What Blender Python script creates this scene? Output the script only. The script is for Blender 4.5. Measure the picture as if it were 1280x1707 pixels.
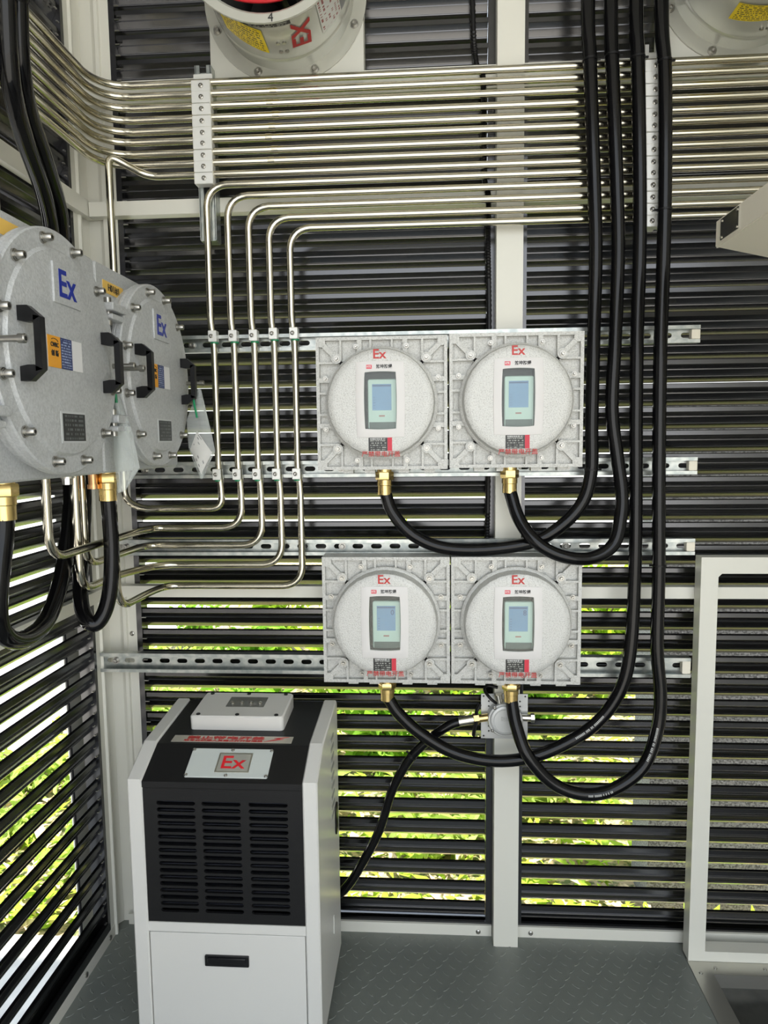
import bpy, math, random
from mathutils import Vector, Matrix, Euler
PI = math.pi
random.seed(7)
for o in list(bpy.data.objects): bpy.data.objects.remove(o)
S = bpy.context.scene
COL = S.collection

# ------------------------------------------------------------------ camera
def make_camera():
    p, yw, r = 0.0996, -0.0655, 0.01134            # pitch down, yaw, roll
    f = Vector((math.sin(yw)*math.cos(p), math.cos(yw)*math.cos(p), -math.sin(p)))
    rt = Vector((math.cos(yw), -math.sin(yw), 0)); dn = f.cross(rt)
    c, s = math.cos(r), math.sin(r)
    X = c*rt + s*dn; D = -s*rt + c*dn
    cam = bpy.data.cameras.new('camera'); co = bpy.data.objects.new('camera', cam); COL.objects.link(co)
    cam.sensor_fit = 'HORIZONTAL'; cam.sensor_width = 36; cam.lens = 1184/1280*36
    cam.clip_start = 0.02; cam.clip_end = 200
    m = Matrix((( X.x, -D.x, -f.x, 0.0), (X.y, -D.y, -f.y, -1.633), (X.z, -D.z, -f.z, 1.2), (0, 0, 0, 1)))
    co.matrix_world = m
    S.camera = co
make_camera()

# ------------------------------------------------------------------ sky, sun, exposure
w = bpy.data.worlds.new('sky'); S.world = w; w.use_nodes = True
nt = w.node_tree; bg = nt.nodes['Background']
tc = nt.nodes.new('ShaderNodeTexCoord'); sx = nt.nodes.new('ShaderNodeSeparateXYZ'); cr = nt.nodes.new('ShaderNodeValToRGB')
nt.links.new(tc.outputs['Generated'], sx.inputs[0]); nt.links.new(sx.outputs['Z'], cr.inputs[0])
cr.color_ramp.elements[0].position = 0.0; cr.color_ramp.elements[0].color = (1, 1, 0.98, 1)
cr.color_ramp.elements[1].position = 0.9; cr.color_ramp.elements[1].color = (0.62, 0.78, 1, 1)
nt.links.new(cr.outputs[0], bg.inputs['Color']); bg.inputs['Strength'].default_value = 1.9
sun = bpy.data.lights.new('sun', 'SUN'); so = bpy.data.objects.new('sun', sun); COL.objects.link(so)
sun.energy = 10.0; sun.angle = math.radians(1.5); sun.color = (1, 0.95, 0.86)
so.rotation_euler = Vector((-0.15, 0.06, -0.95)).to_track_quat('-Z', 'Y').to_euler()
S.view_settings.view_transform = 'Standard'; S.view_settings.look = 'None'
S.view_settings.gamma = 1; S.view_settings.use_curve_mapping = False
S.view_settings.exposure = 0.65

# ------------------------------------------------------------------ materials
MATS = {}
def mat(name, col, rough=0.5, metal=0.0, spec=0.5, bump=None, noise=None, coat=0, trans=0):
    if name in MATS: return MATS[name]
    m = bpy.data.materials.new(name); m.use_nodes = True; MATS[name] = m
    nt = m.node_tree; b = nt.nodes['Principled BSDF']
    b.inputs['Base Color'].default_value = (*col, 1); b.inputs['Roughness'].default_value = rough
    b.inputs['Metallic'].default_value = metal; b.inputs['Specular IOR Level'].default_value = spec
    b.inputs['Coat Weight'].default_value = coat
    tc = nt.nodes.new('ShaderNodeTexCoord')
    if noise:                                       # (scale, colour2, lo, hi)
        n = nt.nodes.new('ShaderNodeTexNoise'); n.inputs['Scale'].default_value = noise[0]; n.inputs['Detail'].default_value = 5
        r = nt.nodes.new('ShaderNodeValToRGB'); r.color_ramp.elements[0].position = noise[2]; r.color_ramp.elements[1].position = noise[3]
        r.color_ramp.elements[0].color = (*col, 1); r.color_ramp.elements[1].color = (*noise[1], 1)
        nt.links.new(tc.outputs['Object'], n.inputs['Vector']); nt.links.new(n.outputs['Fac'], r.inputs[0]); nt.links.new(r.outputs[0], b.inputs['Base Color'])
    if bump:                                        # (scale, strength)
        n = nt.nodes.new('ShaderNodeTexNoise'); n.inputs['Scale'].default_value = bump[0]; n.inputs['Detail'].default_value = 3
        bp = nt.nodes.new('ShaderNodeBump'); bp.inputs['Strength'].default_value = bump[1]; bp.inputs['Distance'].default_value = 0.002
        nt.links.new(tc.outputs['Object'], n.inputs['Vector']); nt.links.new(n.outputs['Fac'], bp.inputs['Height']); nt.links.new(bp.outputs[0], b.inputs['Normal'])
    return m
def print_mat(name, paper, ink, rows, cols, thr=0.42, seed=0.0):
    """flat print: rows of unreadable small type on a label, laid out on the label's own UVs"""
    m = bpy.data.materials.new(name); m.use_nodes = True; MATS[name] = m
    nt = m.node_tree; b = nt.nodes['Principled BSDF']; b.inputs['Roughness'].default_value = 0.35
    N = lambda t: nt.nodes.new(t)
    uv = N('ShaderNodeTexCoord'); sp = N('ShaderNodeSeparateXYZ'); nt.links.new(uv.outputs['UV'], sp.inputs[0])
    def M(op, a, c=None):
        n = N('ShaderNodeMath'); n.operation = op
        for i, q in enumerate((a, c)):
            if q is None: continue
            if isinstance(q, (int, float)): n.inputs[i].default_value = q
            else: nt.links.new(q, n.inputs[i])
        return n.outputs[0]
    v = M('MULTIPLY', sp.outputs['Y'], rows); fr = M('FRACT', v); row = M('FLOOR', v)
    inrow = M('MULTIPLY', M('GREATER_THAN', fr, 0.28), M('LESS_THAN', fr, 0.78))
    col = M('FLOOR', M('MULTIPLY', sp.outputs['X'], cols))
    cx = N('ShaderNodeCombineXYZ'); nt.links.new(col, cx.inputs[0]); nt.links.new(row, cx.inputs[1]); cx.inputs[2].default_value = seed
    wn = N('ShaderNodeTexWhiteNoise'); wn.noise_dimensions = '3D'; nt.links.new(cx.outputs[0], wn.inputs['Vector'])
    ink_f = M('MULTIPLY', inrow, M('GREATER_THAN', wn.outputs['Value'], thr))
    inb = M('MULTIPLY', M('MULTIPLY', M('GREATER_THAN', sp.outputs['X'], 0.07), M('LESS_THAN', sp.outputs['X'], 0.93)), M('MULTIPLY', M('GREATER_THAN', sp.outputs['Y'], 0.05), M('LESS_THAN', sp.outputs['Y'], 0.95)))
    f = M('MULTIPLY', ink_f, inb)
    mx = N('ShaderNodeMixRGB'); mx.inputs[1].default_value = (*paper, 1); mx.inputs[2].default_value = (*ink, 1)
    nt.links.new(f, mx.inputs[0]); nt.links.new(mx.outputs[0], b.inputs['Base Color'])
    return m
def film_mat(name, tint, alpha, rough, wr=False):
    m = bpy.data.materials.new(name); m.use_nodes = True; MATS[name] = m
    nt = m.node_tree; nt.nodes.remove(nt.nodes['Principled BSDF']); out = nt.nodes['Material Output']
    tr = nt.nodes.new('ShaderNodeBsdfTransparent'); tr.inputs[0].default_value = (*tint, 1)
    gl = nt.nodes.new('ShaderNodeBsdfGlossy'); gl.inputs['Roughness'].default_value = rough
    fr = nt.nodes.new('ShaderNodeFresnel'); fr.inputs[0].default_value = 1.45
    mx = nt.nodes.new('ShaderNodeMixShader'); nt.links.new(fr.outputs[0], mx.inputs[0]); nt.links.new(tr.outputs[0], mx.inputs[1]); nt.links.new(gl.outputs[0], mx.inputs[2])
    last = mx
    if alpha:
        df = nt.nodes.new('ShaderNodeBsdfDiffuse'); df.inputs[0].default_value = (0.85, 0.88, 0.86, 1)
        m2 = nt.nodes.new('ShaderNodeMixShader'); m2.inputs[0].default_value = alpha
        nt.links.new(mx.outputs[0], m2.inputs[1]); nt.links.new(df.outputs[0], m2.inputs[2]); last = m2
    if wr:
        tc = nt.nodes.new('ShaderNodeTexCoord'); n = nt.nodes.new('ShaderNodeTexNoise'); n.inputs['Scale'].default_value = 70; n.inputs['Detail'].default_value = 4
        bp = nt.nodes.new('ShaderNodeBump'); bp.inputs['Strength'].default_value = 0.8; bp.inputs['Distance'].default_value = 0.006
        nt.links.new(tc.outputs['Object'], n.inputs['Vector']); nt.links.new(n.outputs['Fac'], bp.inputs['Height']); nt.links.new(bp.outputs[0], gl.inputs['Normal'])
    nt.links.new(last.outputs[0], out.inputs['Surface'])
    return m
WHITE = mat('white_paint', (0.74, 0.73, 0.65), 0.38, bump=(9, 0.05))
CREAM = mat('cream_paint', (0.84, 0.79, 0.66), 0.4)
DARK = mat('charcoal_slat_paint', (0.098, 0.098, 0.101), 0.2, 0.95, spec=0.5)
STEEL = mat('stainless_conduit', (0.60, 0.565, 0.46), 0.15, 1.0)
BOLT = mat('bolt_steel', (0.42, 0.41, 0.38), 0.3, 1.0)
GALV = mat('galvanised_strut', (0.50, 0.52, 0.49), 0.34, 0.9, noise=(60, (0.34, 0.37, 0.36), 0.4, 0.62))
CLAMP = mat('clamp_zinc', (0.80, 0.80, 0.76), 0.42, 0.35)
CAST = mat('hammered_silver_paint', (0.60, 0.60, 0.57), 0.42, 0.25, bump=(420, 0.55), noise=(420, (0.45, 0.45, 0.42), 0.45, 0.66))
CASTS = mat('hammered_silver_cover', (0.66, 0.66, 0.63), 0.42, 0.2, bump=(420, 0.5), noise=(440, (0.46, 0.455, 0.43), 0.48, 0.68))
CAB = mat('textured_grey_paint', (0.57, 0.585, 0.59), 0.45, 0.15, bump=(300, 0.5), noise=(260, (0.48, 0.495, 0.50), 0.4, 0.65))
HOSE = mat('black_rubber_hose', (0.004, 0.004, 0.0045), 0.13, spec=0.3, bump=(25, 0.05))
BRASS = mat('brass', (0.78, 0.58, 0.24), 0.24, 1.0)
COPPER = mat('copper_brass', (0.80, 0.45, 0.22), 0.28, 1.0)
NICKEL = mat('nickel', (0.75, 0.72, 0.64), 0.25, 1.0)
BLACK = mat('black_plastic', (0.005, 0.005, 0.0055), 0.35, spec=0.3)
BLACKG = mat('black_gloss', (0.010, 0.010, 0.011), 0.18)
PCOAT = mat('black_powdercoat', (0.011, 0.011, 0.0115), 0.42, spec=0.3, bump=(500, 0.15))
DEHW = mat('white_powdercoat', (0.70, 0.69, 0.65), 0.35)
BEZEL = mat('white_bezel', (0.74, 0.72, 0.70), 0.35)
RED = mat('red_print', (0.55, 0.035, 0.03), 0.45)
REDP = mat('red_paint', (0.45, 0.02, 0.02), 0.5)
PINKRED = mat('logo_red', (0.75, 0.06, 0.10), 0.4)
INK = mat('black_ink', (0.02, 0.02, 0.02), 0.5)
WINK = mat('white_ink', (0.85, 0.85, 0.83), 0.5)
BLUE = mat('blue_enamel', (0.012, 0.03, 0.32), 0.35)
ORANGE = mat('orange_label', (0.86, 0.38, 0.02), 0.4)
NAVY = print_mat('navy_label', (0.012, 0.03, 0.14), (0.35, 0.42, 0.6), 11, 26, 0.3)
PAPER = mat('white_label', (0.80, 0.80, 0.80), 0.4)
YELLOW = print_mat('yellow_label', (0.90, 0.68, 0.01), (0.12, 0.09, 0.01), 9, 44, 0.35)
YEL = mat('yellow_sticker', (0.85, 0.55, 0.12), 0.45)
BLKLAB = print_mat('black_nameplate', (0.012, 0.012, 0.012), (0.35, 0.36, 0.33), 6, 46, 0.45, 2.0)
PLATE = print_mat('dark_nameplate', (0.018, 0.02, 0.02), (0.10, 0.11, 0.11), 6, 22, 0.45, 4.0)
PAPLAB = print_mat('paper_label', (0.70, 0.70, 0.66), (0.30, 0.08, 0.07), 6, 40, 0.6, 6.0)
PAPDOC = print_mat('document_print', (0.78, 0.72, 0.70), (0.22, 0.2, 0.2), 7, 9, 0.72, 8.0)
FANP = mat('fan_grey_paint', (0.56, 0.56, 0.50), 0.26, 0.35, coat=0.2)
FANW = mat('fan_white_plate', (0.66, 0.66, 0.60), 0.4)
REDW = mat('red_wire', (0.65, 0.02, 0.03), 0.35)
FLOORM = mat('grey_green_deck_paint', (0.215, 0.23, 0.205), 0.42, bump=(30, 0.08), noise=(2.6, (0.165, 0.178, 0.163), 0.35, 0.7))
SILL = mat('brushed_sill', (0.52, 0.51, 0.46), 0.34, 0.9)
PIT = mat('pit_floor', (0.050, 0.050, 0.045), 0.3, noise=(9, (0.012, 0.012, 0.012), 0.5, 0.62))
CONC = mat('pale_concrete', (0.42, 0.395, 0.35), 0.85, bump=(40, 0.3), noise=(14, (0.33, 0.31, 0.28), 0.4, 0.7))
DIRT = mat('straw_dirt', (0.36, 0.27, 0.15), 0.95, bump=(60, 0.8), noise=(55, (0.08, 0.10, 0.03), 0.45, 0.6))
STUCCO = mat('grey_stucco', (0.20, 0.20, 0.198), 0.9, bump=(160, 1.0), noise=(180, (0.075, 0.075, 0.075), 0.45, 0.6))
CEILM = mat('roof_panel', (0.55, 0.54, 0.50), 0.6)
STEM = mat('plant_stem', (0.16, 0.13, 0.05), 0.8)
GREENT = mat('green_tape', (0.01, 0.25, 0.10), 0.35)
SCREEN = mat('lcd_blue', (0.20, 0.33, 0.56), 0.25)
METER = mat('meter_case', (0.62, 0.72, 0.67), 0.35)
MBTN = mat('meter_buttons', (0.10, 0.12, 0.115), 0.4)
GLASS = film_mat('window_glass', (0.93, 0.97, 0.95), 0.0, 0.02)
BAG = film_mat('clear_bag', (0.90, 0.93, 0.91), 0.22, 0.12, True)
PLATEG = mat('mirror_plate', (0.55, 0.54, 0.48), 0.16, 1.0, bump=(50, 0.3))
JUNC = mat('junction_grey', (0.55, 0.56, 0.55), 0.4, 0.5)
def leaf_mat(name, c):
    m = bpy.data.materials.new(name); m.use_nodes = True
    nt = m.node_tree; nt.nodes.remove(nt.nodes['Principled BSDF']); out = nt.nodes['Material Output']
    d = nt.nodes.new('ShaderNodeBsdfDiffuse'); t = nt.nodes.new('ShaderNodeBsdfTranslucent'); x = nt.nodes.new('ShaderNodeMixShader')
    d.inputs[0].default_value = (*c, 1); t.inputs[0].default_value = (c[0]*1.15, c[1]*1.1, c[2]*0.6, 1); x.inputs[0].default_value = 0.45
    nt.links.new(d.outputs[0], x.inputs[1]); nt.links.new(t.outputs[0], x.inputs[2]); nt.links.new(x.outputs[0], out.inputs['Surface'])
    return m
LEAF = [leaf_mat('leaf_lime', (0.34, 0.50, 0.06)), leaf_mat('leaf_green', (0.24, 0.44, 0.06)), leaf_mat('leaf_pale', (0.40, 0.52, 0.15))]

# ------------------------------------------------------------------ mesh helpers
class B:
    def __init__(s): s.v = []; s.f = []
    def add(s, vs, fs):
        o = len(s.v); s.v += [tuple(q) for q in vs]; s.f += [tuple(i+o for i in q) for q in fs]; return s
    def box(s, x0, x1, y0, y1, z0, z1):
        vs = [(x, y, z) for z in (z0, z1) for y in (y0, y1) for x in (x0, x1)]
        return s.add(vs, [(0, 2, 3, 1), (4, 5, 7, 6), (0, 1, 5, 4), (2, 6, 7, 3), (0, 4, 6, 2), (1, 3, 7, 5)])
    def loft(s, loops, cap0=True, cap1=True, close=True):
        n = len(loops[0]); vs = [p for l in loops for p in l]; fs = []
        for i in range(len(loops)-1):
            for j in range(n if close else n-1):
                k = (j+1) % n; fs.append((i*n+j, i*n+k, (i+1)*n+k, (i+1)*n+j))
        if cap0: fs.append(tuple(range(n-1, -1, -1)))
        if cap1: fs.append(tuple((len(loops)-1)*n+j for j in range(n)))
        return s.add(vs, fs)
    def cyl(s, p0, p1, r0, r1=None, n=16, cap=True):
        r1 = r0 if r1 is None else r1
        p0 = Vector(p0); p1 = Vector(p1); d = (p1-p0).normalized()
        a = d.cross(Vector((0, 0, 1)) if abs(d.z) < 0.9 else Vector((1, 0, 0))).normalized(); b = d.cross(a)
        L = [[p + (a*math.cos(t) + b*math.sin(t))*r for t in [2*PI*i/n for i in range(n)]] for p, r in ((p0, r0), (p1, r1))]
        return s.loft(L, cap, cap)
    def lathe(s, prof, n=40, c=(0, 0, 0), axis='y', cap0=False, cap1=False):
        L = []
        for r, h in prof:
            l = []
            for i in range(n):
                t = 2*PI*i/n; u, q = r*math.cos(t), r*math.sin(t)
                l.append((c[0]+u, c[1]+h, c[2]+q) if axis == 'y' else (c[0]+u, c[1]+q, c[2]+h))
            L.append(l)
        return s.loft(L, cap0, cap1)
    def tube(s, path, r, n=12, cap=True, rf=None):
        P = [Vector(p) for p in path]; T = []
        for i in range(len(P)):
            T.append((P[min(i+1, len(P)-1)] - P[max(i-1, 0)]).normalized())
        a = T[0].cross(Vector((0.3, 0.9, 0.2))).normalized(); L = []
        for i, p in enumerate(P):
            a = (a - T[i]*a.dot(T[i])).normalized(); b = T[i].cross(a); rr = rf(i) if rf else r
            L.append([p + (a*math.cos(t) + b*math.sin(t))*rr for t in [2*PI*j/n for j in range(n)]])
        return s.loft(L, cap, cap)
    def prism(s, poly, axis, h0, h1):
        def P(p, h): return {'x': (h, p[0], p[1]), 'y': (p[0], h, p[1]), 'z': (p[0], p[1], h)}[axis]
        return s.loft([[P(p, h0) for p in poly], [P(p, h1) for p in poly]])
    def rbox(s, cx, cz, w, h, y0, y1, r=0.004, ch=0.001):
        """rounded slab in the xz plane from y0 (back) to y1 (front) with a chamfered front edge"""
        def loop(ins, y): return [(cx+x, y, cz+z) for x, z in rrect(w-2*ins, h-2*ins, max(r-ins, 0.0004))]
        d = 1 if y1 > y0 else -1
        return s.loft([loop(0, y0), loop(0, y1-d*ch), loop(ch, y1)])
def rrect(w, h, r, k=4):
    out = []
    for cx, cz, a0 in ((w/2-r, h/2-r, 0), (-w/2+r, h/2-r, 90), (-w/2+r, -h/2+r, 180), (w/2-r, -h/2+r, 270)):
        for i in range(k+1):
            t = math.radians(a0+90*i/k); out.append((cx+r*math.cos(t), cz+r*math.sin(t)))
    return out
def sq_params(k=4):
    pts = [(-1+2*i/k, -1) for i in range(k)] + [(1, -1+2*i/k) for i in range(k)] + [(1-2*i/k, 1) for i in range(k)] + [(-1, 1-2*i/k) for i in range(k)]
    return pts
def disc_map(p): return (p[0]*math.sqrt(1-p[1]**2/2), p[1]*math.sqrt(1-p[0]**2/2))
def perf_cell(b, u0, u1, v0, v1, hx, hz, a, r, P, t, k=4):
    """a plate cell with one stadium slot; P(u, v, depth) maps to space"""
    q = sq_params(k); cu, cv = (u0+u1)/2, (v0+v1)/2
    outer = [(cu+p[0]*(u1-u0)/2, cv+p[1]*(v1-v0)/2) for p in q]
    hole = [(hx+p[0]*(a-r)+(math.copysign(r*math.cos(p[1]*PI/2), p[0]) if abs(p[0]) > 0.999 else 0), hz+(r*math.sin(p[1]*PI/2) if abs(p[0]) > 0.999 else p[1]*r)) for p in q]
    b.loft([[P(*p, 0) for p in outer], [P(*p, 0) for p in hole], [P(*p, t) for p in hole]], False, False)
def obj(name, b, m, parent=None, loc=None, rot=None, smooth=True, angle=0.6, uv=None):
    if isinstance(b, B):
        me = bpy.data.meshes.new(name); me.from_pydata(b.v, [], b.f); me.materials.append(m)
        import bmesh
        bm = bmesh.new(); bm.from_mesh(me); bmesh.ops.recalc_face_normals(bm, faces=bm.faces); bm.to_mesh(me); bm.free()
        if smooth:
            me.shade_smooth(); me.set_sharp_from_angle(angle=angle)
        if uv:
            l = me.uv_layers.new()
            for lp in me.loops: l.data[lp.index].uv = uv[lp.vertex_index]
        me.update()
    else: me = b
    o = bpy.data.objects.new(name, me); COL.objects.link(o)
    if parent: o.parent = parent
    if loc: o.location = loc
    if rot: o.rotation_euler = rot
    return o
def tag(o, label=None, cat=None, group=None, kind=None):
    for k, v in (('label', label), ('category', cat), ('group', group), ('kind', kind)):
        if v: o[k] = v
    return o
def thing(name, label, cat, loc=(0, 0, 0), rz=0, group=None):
    o = bpy.data.objects.new(name, None); COL.objects.link(o); o.empty_display_size = 0.05
    o.location = loc; o.rotation_euler = (0, 0, rz)
    return tag(o, label, cat, group)
def struct(name, b, m, label=None, parent=None, **k):
    o = obj(name, b, m, parent, **k)
    if not parent: tag(o, label, None, None, 'structure')
    return o
def copy_tree(o, parent=None):
    c = o.copy(); COL.objects.link(c); c.parent = parent
    for ch in list(o.children): copy_tree(ch, c)
    return c
def crom(pts, k=8):
    P = [Vector(p) for p in pts]; P = [P[0]*2-P[1]] + P + [P[-1]*2-P[-2]]; out = []
    for i in range(1, len(P)-2):
        for j in range(k):
            t = j/k; a, b, c, d = P[i-1], P[i], P[i+1], P[i+2]
            out.append(0.5*((2*b) + (c-a)*t + (2*a-5*b+4*c-d)*t*t + (3*b-a-3*c+d)*t**3))
    out.append(P[-2]); return out
def fillet(pts, R=0.045, k=7):
    P = [Vector(p) for p in pts]; out = [P[0]]
    for i in range(1, len(P)-1):
        a = (P[i-1]-P[i]); b = (P[i+1]-P[i]); r = min(R, a.length*0.49, b.length*0.49)
        p0 = P[i]+a.normalized()*r; p1 = P[i]+b.normalized()*r
        for j in range(k+1):
            t = j/k; out.append(p0*(1-t)**2*1.0 + P[i]*2*t*(1-t)*0.88 + (p0+p1)*0.5*2*t*(1-t)*0.12 + p1*t*t)
    out.append(P[-1]); return out
def text_mesh(body, size, bold=0.0, ext=0.0, align='CENTER', width=None):
    c = bpy.data.curves.new('lettering', 'FONT'); c.body = body; c.size = size; c.align_x = align; c.align_y = 'CENTER'
    c.extrude = ext; c.offset = bold; c.resolution_u = 2
    t = bpy.data.objects.new('lettering', c); COL.objects.link(t)
    dg = bpy.context.evaluated_depsgraph_get(); dg.update()
    me = bpy.data.meshes.new_from_object(t.evaluated_get(dg))
    bpy.data.objects.remove(t); bpy.data.curves.remove(c)
    if width and len(me.vertices):
        xs = [v.co.x for v in me.vertices]; k = width/(max(xs)-min(xs)); mid = (max(xs)+min(xs))/2
        for v in me.vertices: v.co.x = (v.co.x-mid)*k
    return me
def lettering(body, size, m, parent, x, y, z, bold=0.0, width=None, name='lettering', rot=(PI/2, 0, 0), align='CENTER', height=None):
    me = text_mesh(body, size, bold, 0.0003, align, width)
    if height and len(me.vertices):
        ys = [v.co.y for v in me.vertices]; k = height/(max(ys)-min(ys)); mid = (max(ys)+min(ys))/2
        for v in me.vertices: v.co.y = (v.co.y-mid)*k
    me.materials.clear(); me.materials.append(m)
    return obj(name, me, m, parent, (x, y, z), rot)
def panel(name, m, parent, x, z, w, h, y, t=0.0006, tilt=None):
    """a flat label / plate facing -y with its own UVs"""
    b = B().box(x-w/2, x+w/2, y-t, y, z-h/2, z+h/2)
    uv = [((p[0]-x)/w+0.5, (p[2]-z)/h+0.5) for p in b.v]
    return obj(name, b, m, parent, smooth=False, uv=uv)
def socket_bolt(b, x, y, z, r=0.007, L=0.012, washer=True):
    """bolt head pointing to -y, seat at y"""
    if washer: b.cyl((x, y, z), (x, y-0.0025, z), r*1.5, n=16); b.cyl((x, y-0.0025, z), (x, y-0.0045, z), r*1.2, n=14)
    y2 = y-(0.0045 if washer else 0)
    b.lathe([(r, y2), (r, y2-L+0.0012), (r*0.84, y2-L), (r*0.5, y2-L), (r*0.45, y2-L+0.004), (0.0001, y2-L+0.004)], 12, (x, 0, z))
    return b
def screw(b, x, y, z, r=0.005):
    b.lathe([(r, y), (r*0.95, y-r*0.35), (r*0.55, y-r*0.6), (r*0.42, y-r*0.35), (0.0001, y-r*0.3)], 10, (x, 0, z)); return b

def pieces(name, bs, m, parent, **k):
    for b_ in bs: obj(name, b_, m, parent, **k)
# ================================================================== THE SHELL
XL, XR, YF, ZC = -0.778, 1.45, -2.45, 2.7
fl = struct('floor', B().box(XL-0.03, 0.585, -2.3, 0.03, -0.05, 0.0), FLOORM, 'grey painted steel tread plate floor')
# raised tread bars of the chequer plate
b = B(); p = 0.030
for i in range(-30, 22):
    for j in range(-44, 1):
        x, y = i*p + (0.5*p if j % 2 else 0), j*p*0.75
        if not (-0.77 < x < 0.575 and -1.3 < y < -0.02): continue
        a = PI/4 if (i+j//2) % 2 else -PI/4
        ca, sa = math.cos(a), math.sin(a); L, W, h = 0.0105, 0.0026, 0.0009
        q = [(-L, 0), (-L*0.5, -W), (L*0.5, -W), (L, 0), (L*0.5, W), (-L*0.5, W)]
        b.loft([[(x+u*ca-v*sa, y+u*sa+v*ca, -0.0002) for u, v in q], [(x+(u*ca-v*sa)*0.72, y+(u*sa+v*ca)*0.72, h) for u, v in q]], False, True)
tag(obj('tread_bars', b, FLOORM, fl), kind='stuff')
b = B().box(0.585, 0.629, -2.3, -0.085, -0.05, 0.002).box(0.585, XR, -0.108, -0.06, -0.05, 0.0015)
struct('trim_1', b, SILL, 'brushed metal sill strip edging the floor beside the white rack')
pieces('screw', [B().cyl((x, y, 0.001), (x, y, 0.004), 0.004, n=10) for x, y in ((0.602, -0.105), (0.640, -0.088), (0.75, -0.086))], BOLT, bpy.data.objects['trim_1'])
struct('floor_pit', B().box(0.629, XR, -2.3, -0.108, -0.06, -0.03), PIT, 'dark stained lower floor beyond the metal sill')
struct('floor_strip', B().box(0.585, XR, -0.06, 0.03, -0.05, -0.004), FLOORM, 'grey floor strip under the white rack')
struct('ceiling', B().box(-1.25, XR+0.15, YF, 0.12, ZC, ZC+0.06), CEILM, 'pale roof panel overhead')  # unseen left overhang widened to keep the sun off the apron
struct('wall_right', B().box(XR, XR+0.05, -2.3, 0.05, -0.05, ZC), WHITE, 'plain pale side wall panel')

SLAT = [(0.010, 0.0500), (0.003, 0.0494), (0.0010, 0.0480), (0.0008, 0.0385), (0.0022, 0.0372), (0.0075, 0.0300), (0.0062, 0.0286), (0.0066, 0.0266), (0.0130, 0.0178),
        (0.0142, 0.0150), (0.0130, 0.0138), (0.0136, 0.0118), (0.0240, 0.0024), (0.0290, 0.0000), (0.0315, 0.0018), (0.0290, 0.0060), (0.0200, 0.0140), (0.0150, 0.0280), (0.0130, 0.0440)]
PITCH = 0.052
def slat_mesh(axis, a, b_, sgn):
    b = B()
    if axis == 'x': b.loft([[(h, d, z) for d, z in SLAT] for h in (a, b_)])
    else: b.loft([[(-d, h, z) for d, z in SLAT] for h in (a, b_)])
    o = obj('slat', b, DARK, angle=0.35); me = o.data; bpy.data.objects.remove(o); return me
# ---- back wall: two louvre bays, black frames, pale rails
XC0, XC1 = 0.145, 0.202
fr = B()
for x0, x1 in ((-0.707, XC0), (XC1, XR)):
    fr.box(x0, x0+0.013, 0.0, 0.036, 0.0, ZC).box(x1-0.016, x1, 0.0, 0.036, 0.0, ZC).box(x0+0.013, x1-0.016, 0.026, 0.036, 0.0, 0.026).box(x0+0.013, x1-0.016, 0.0, 0.008, 0.0, 0.032)
wb = struct('wall_back', fr, DARK, 'dark slatted louvre wall behind the meter boxes', smooth=False)
for x0, x1, z0 in ((-0.6935, XC0-0.0165, 0.0285), (XC1+0.0135, XR-0.017, 0.0235)):
    me = slat_mesh('x', x0, x1, 1); k = 0
    while z0+k*PITCH < ZC-0.06:
        obj('slat', me, DARK, wb, (0, 0.0035, z0+k*PITCH)); k += 1
# end clips on the left jamb of the louvre
b = B()
for k in range(50):
    z = 0.0285+k*PITCH
    b.box(-0.694, -0.684, -0.0005, 0.003, z+0.004, z+0.0055).box(-0.694, -0.684, -0.0005, 0.003, z+0.027, z+0.0285)
tag(obj('slat_clips', b, BOLT, wb, smooth=False), kind='stuff')
for z0, z1 in ((0.8405, 0.867), (1.708, 1.739), (1.945, 1.992)):
    obj('rail', B().box(-0.76, XC0, -0.028, 0.0, z0, z1).box(XC1, XR, -0.028, 0.0, z0, z1), WHITE, wb, smooth=False)
struct('baseboard_back', B().box(-0.76, XC0-0.002, -0.006, 0.0, 0.0, 0.027).box(XC1+0.002, XR, -0.006, 0.0, 0.0, 0.027), WHITE, 'pale steel base channel along the slatted back wall', smooth=False)
pieces('screw', [screw(B(), x, -0.006, z, 0.006) for x, z in ((0.111, 0.011), (0.237, 0.012))], BOLT, bpy.data.objects['baseboard_back'])
struct('trim_2', B().prism([(-x, z) for x, z in ((-XC0, -0.041), (-XC0, 0.036), (-XC1, 0.036), (-XC1, -0.041))], 'z', 0.0, ZC), WHITE, 'pale square steel post in the middle of the back wall', smooth=False)
# ---- corner post, folded sheet
cp = [(-0.800, -0.066), (-0.778, -0.066), (-0.778, -0.046), (-0.772, -0.044), (-0.772, -0.038), (-0.786, -0.034), (-0.790, -0.010), (-0.778, 0.008), (-0.752, 0.010), (-0.738, 0.006), (-0.738, -0.006), (-0.730, -0.006), (-0.728, 0.0), (-0.707, 0.0), (-0.707, 0.036), (-0.86, 0.036), (-0.838, 0.02), (-0.838, -0.105), (-0.835, -0.105), (-0.835, -0.02), (-0.80, 0.0)]
cpo = struct('trim_3', B().prism(cp, 'z', 0.0, ZC), WHITE, 'folded pale steel corner post between the two slatted walls', smooth=False)
pieces('screw', [screw(B(), -0.719, 0.0, 0.745, 0.006), screw(B(), -0.719, 0.0, 0.20, 0.005)], BOLT, cpo)
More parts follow.
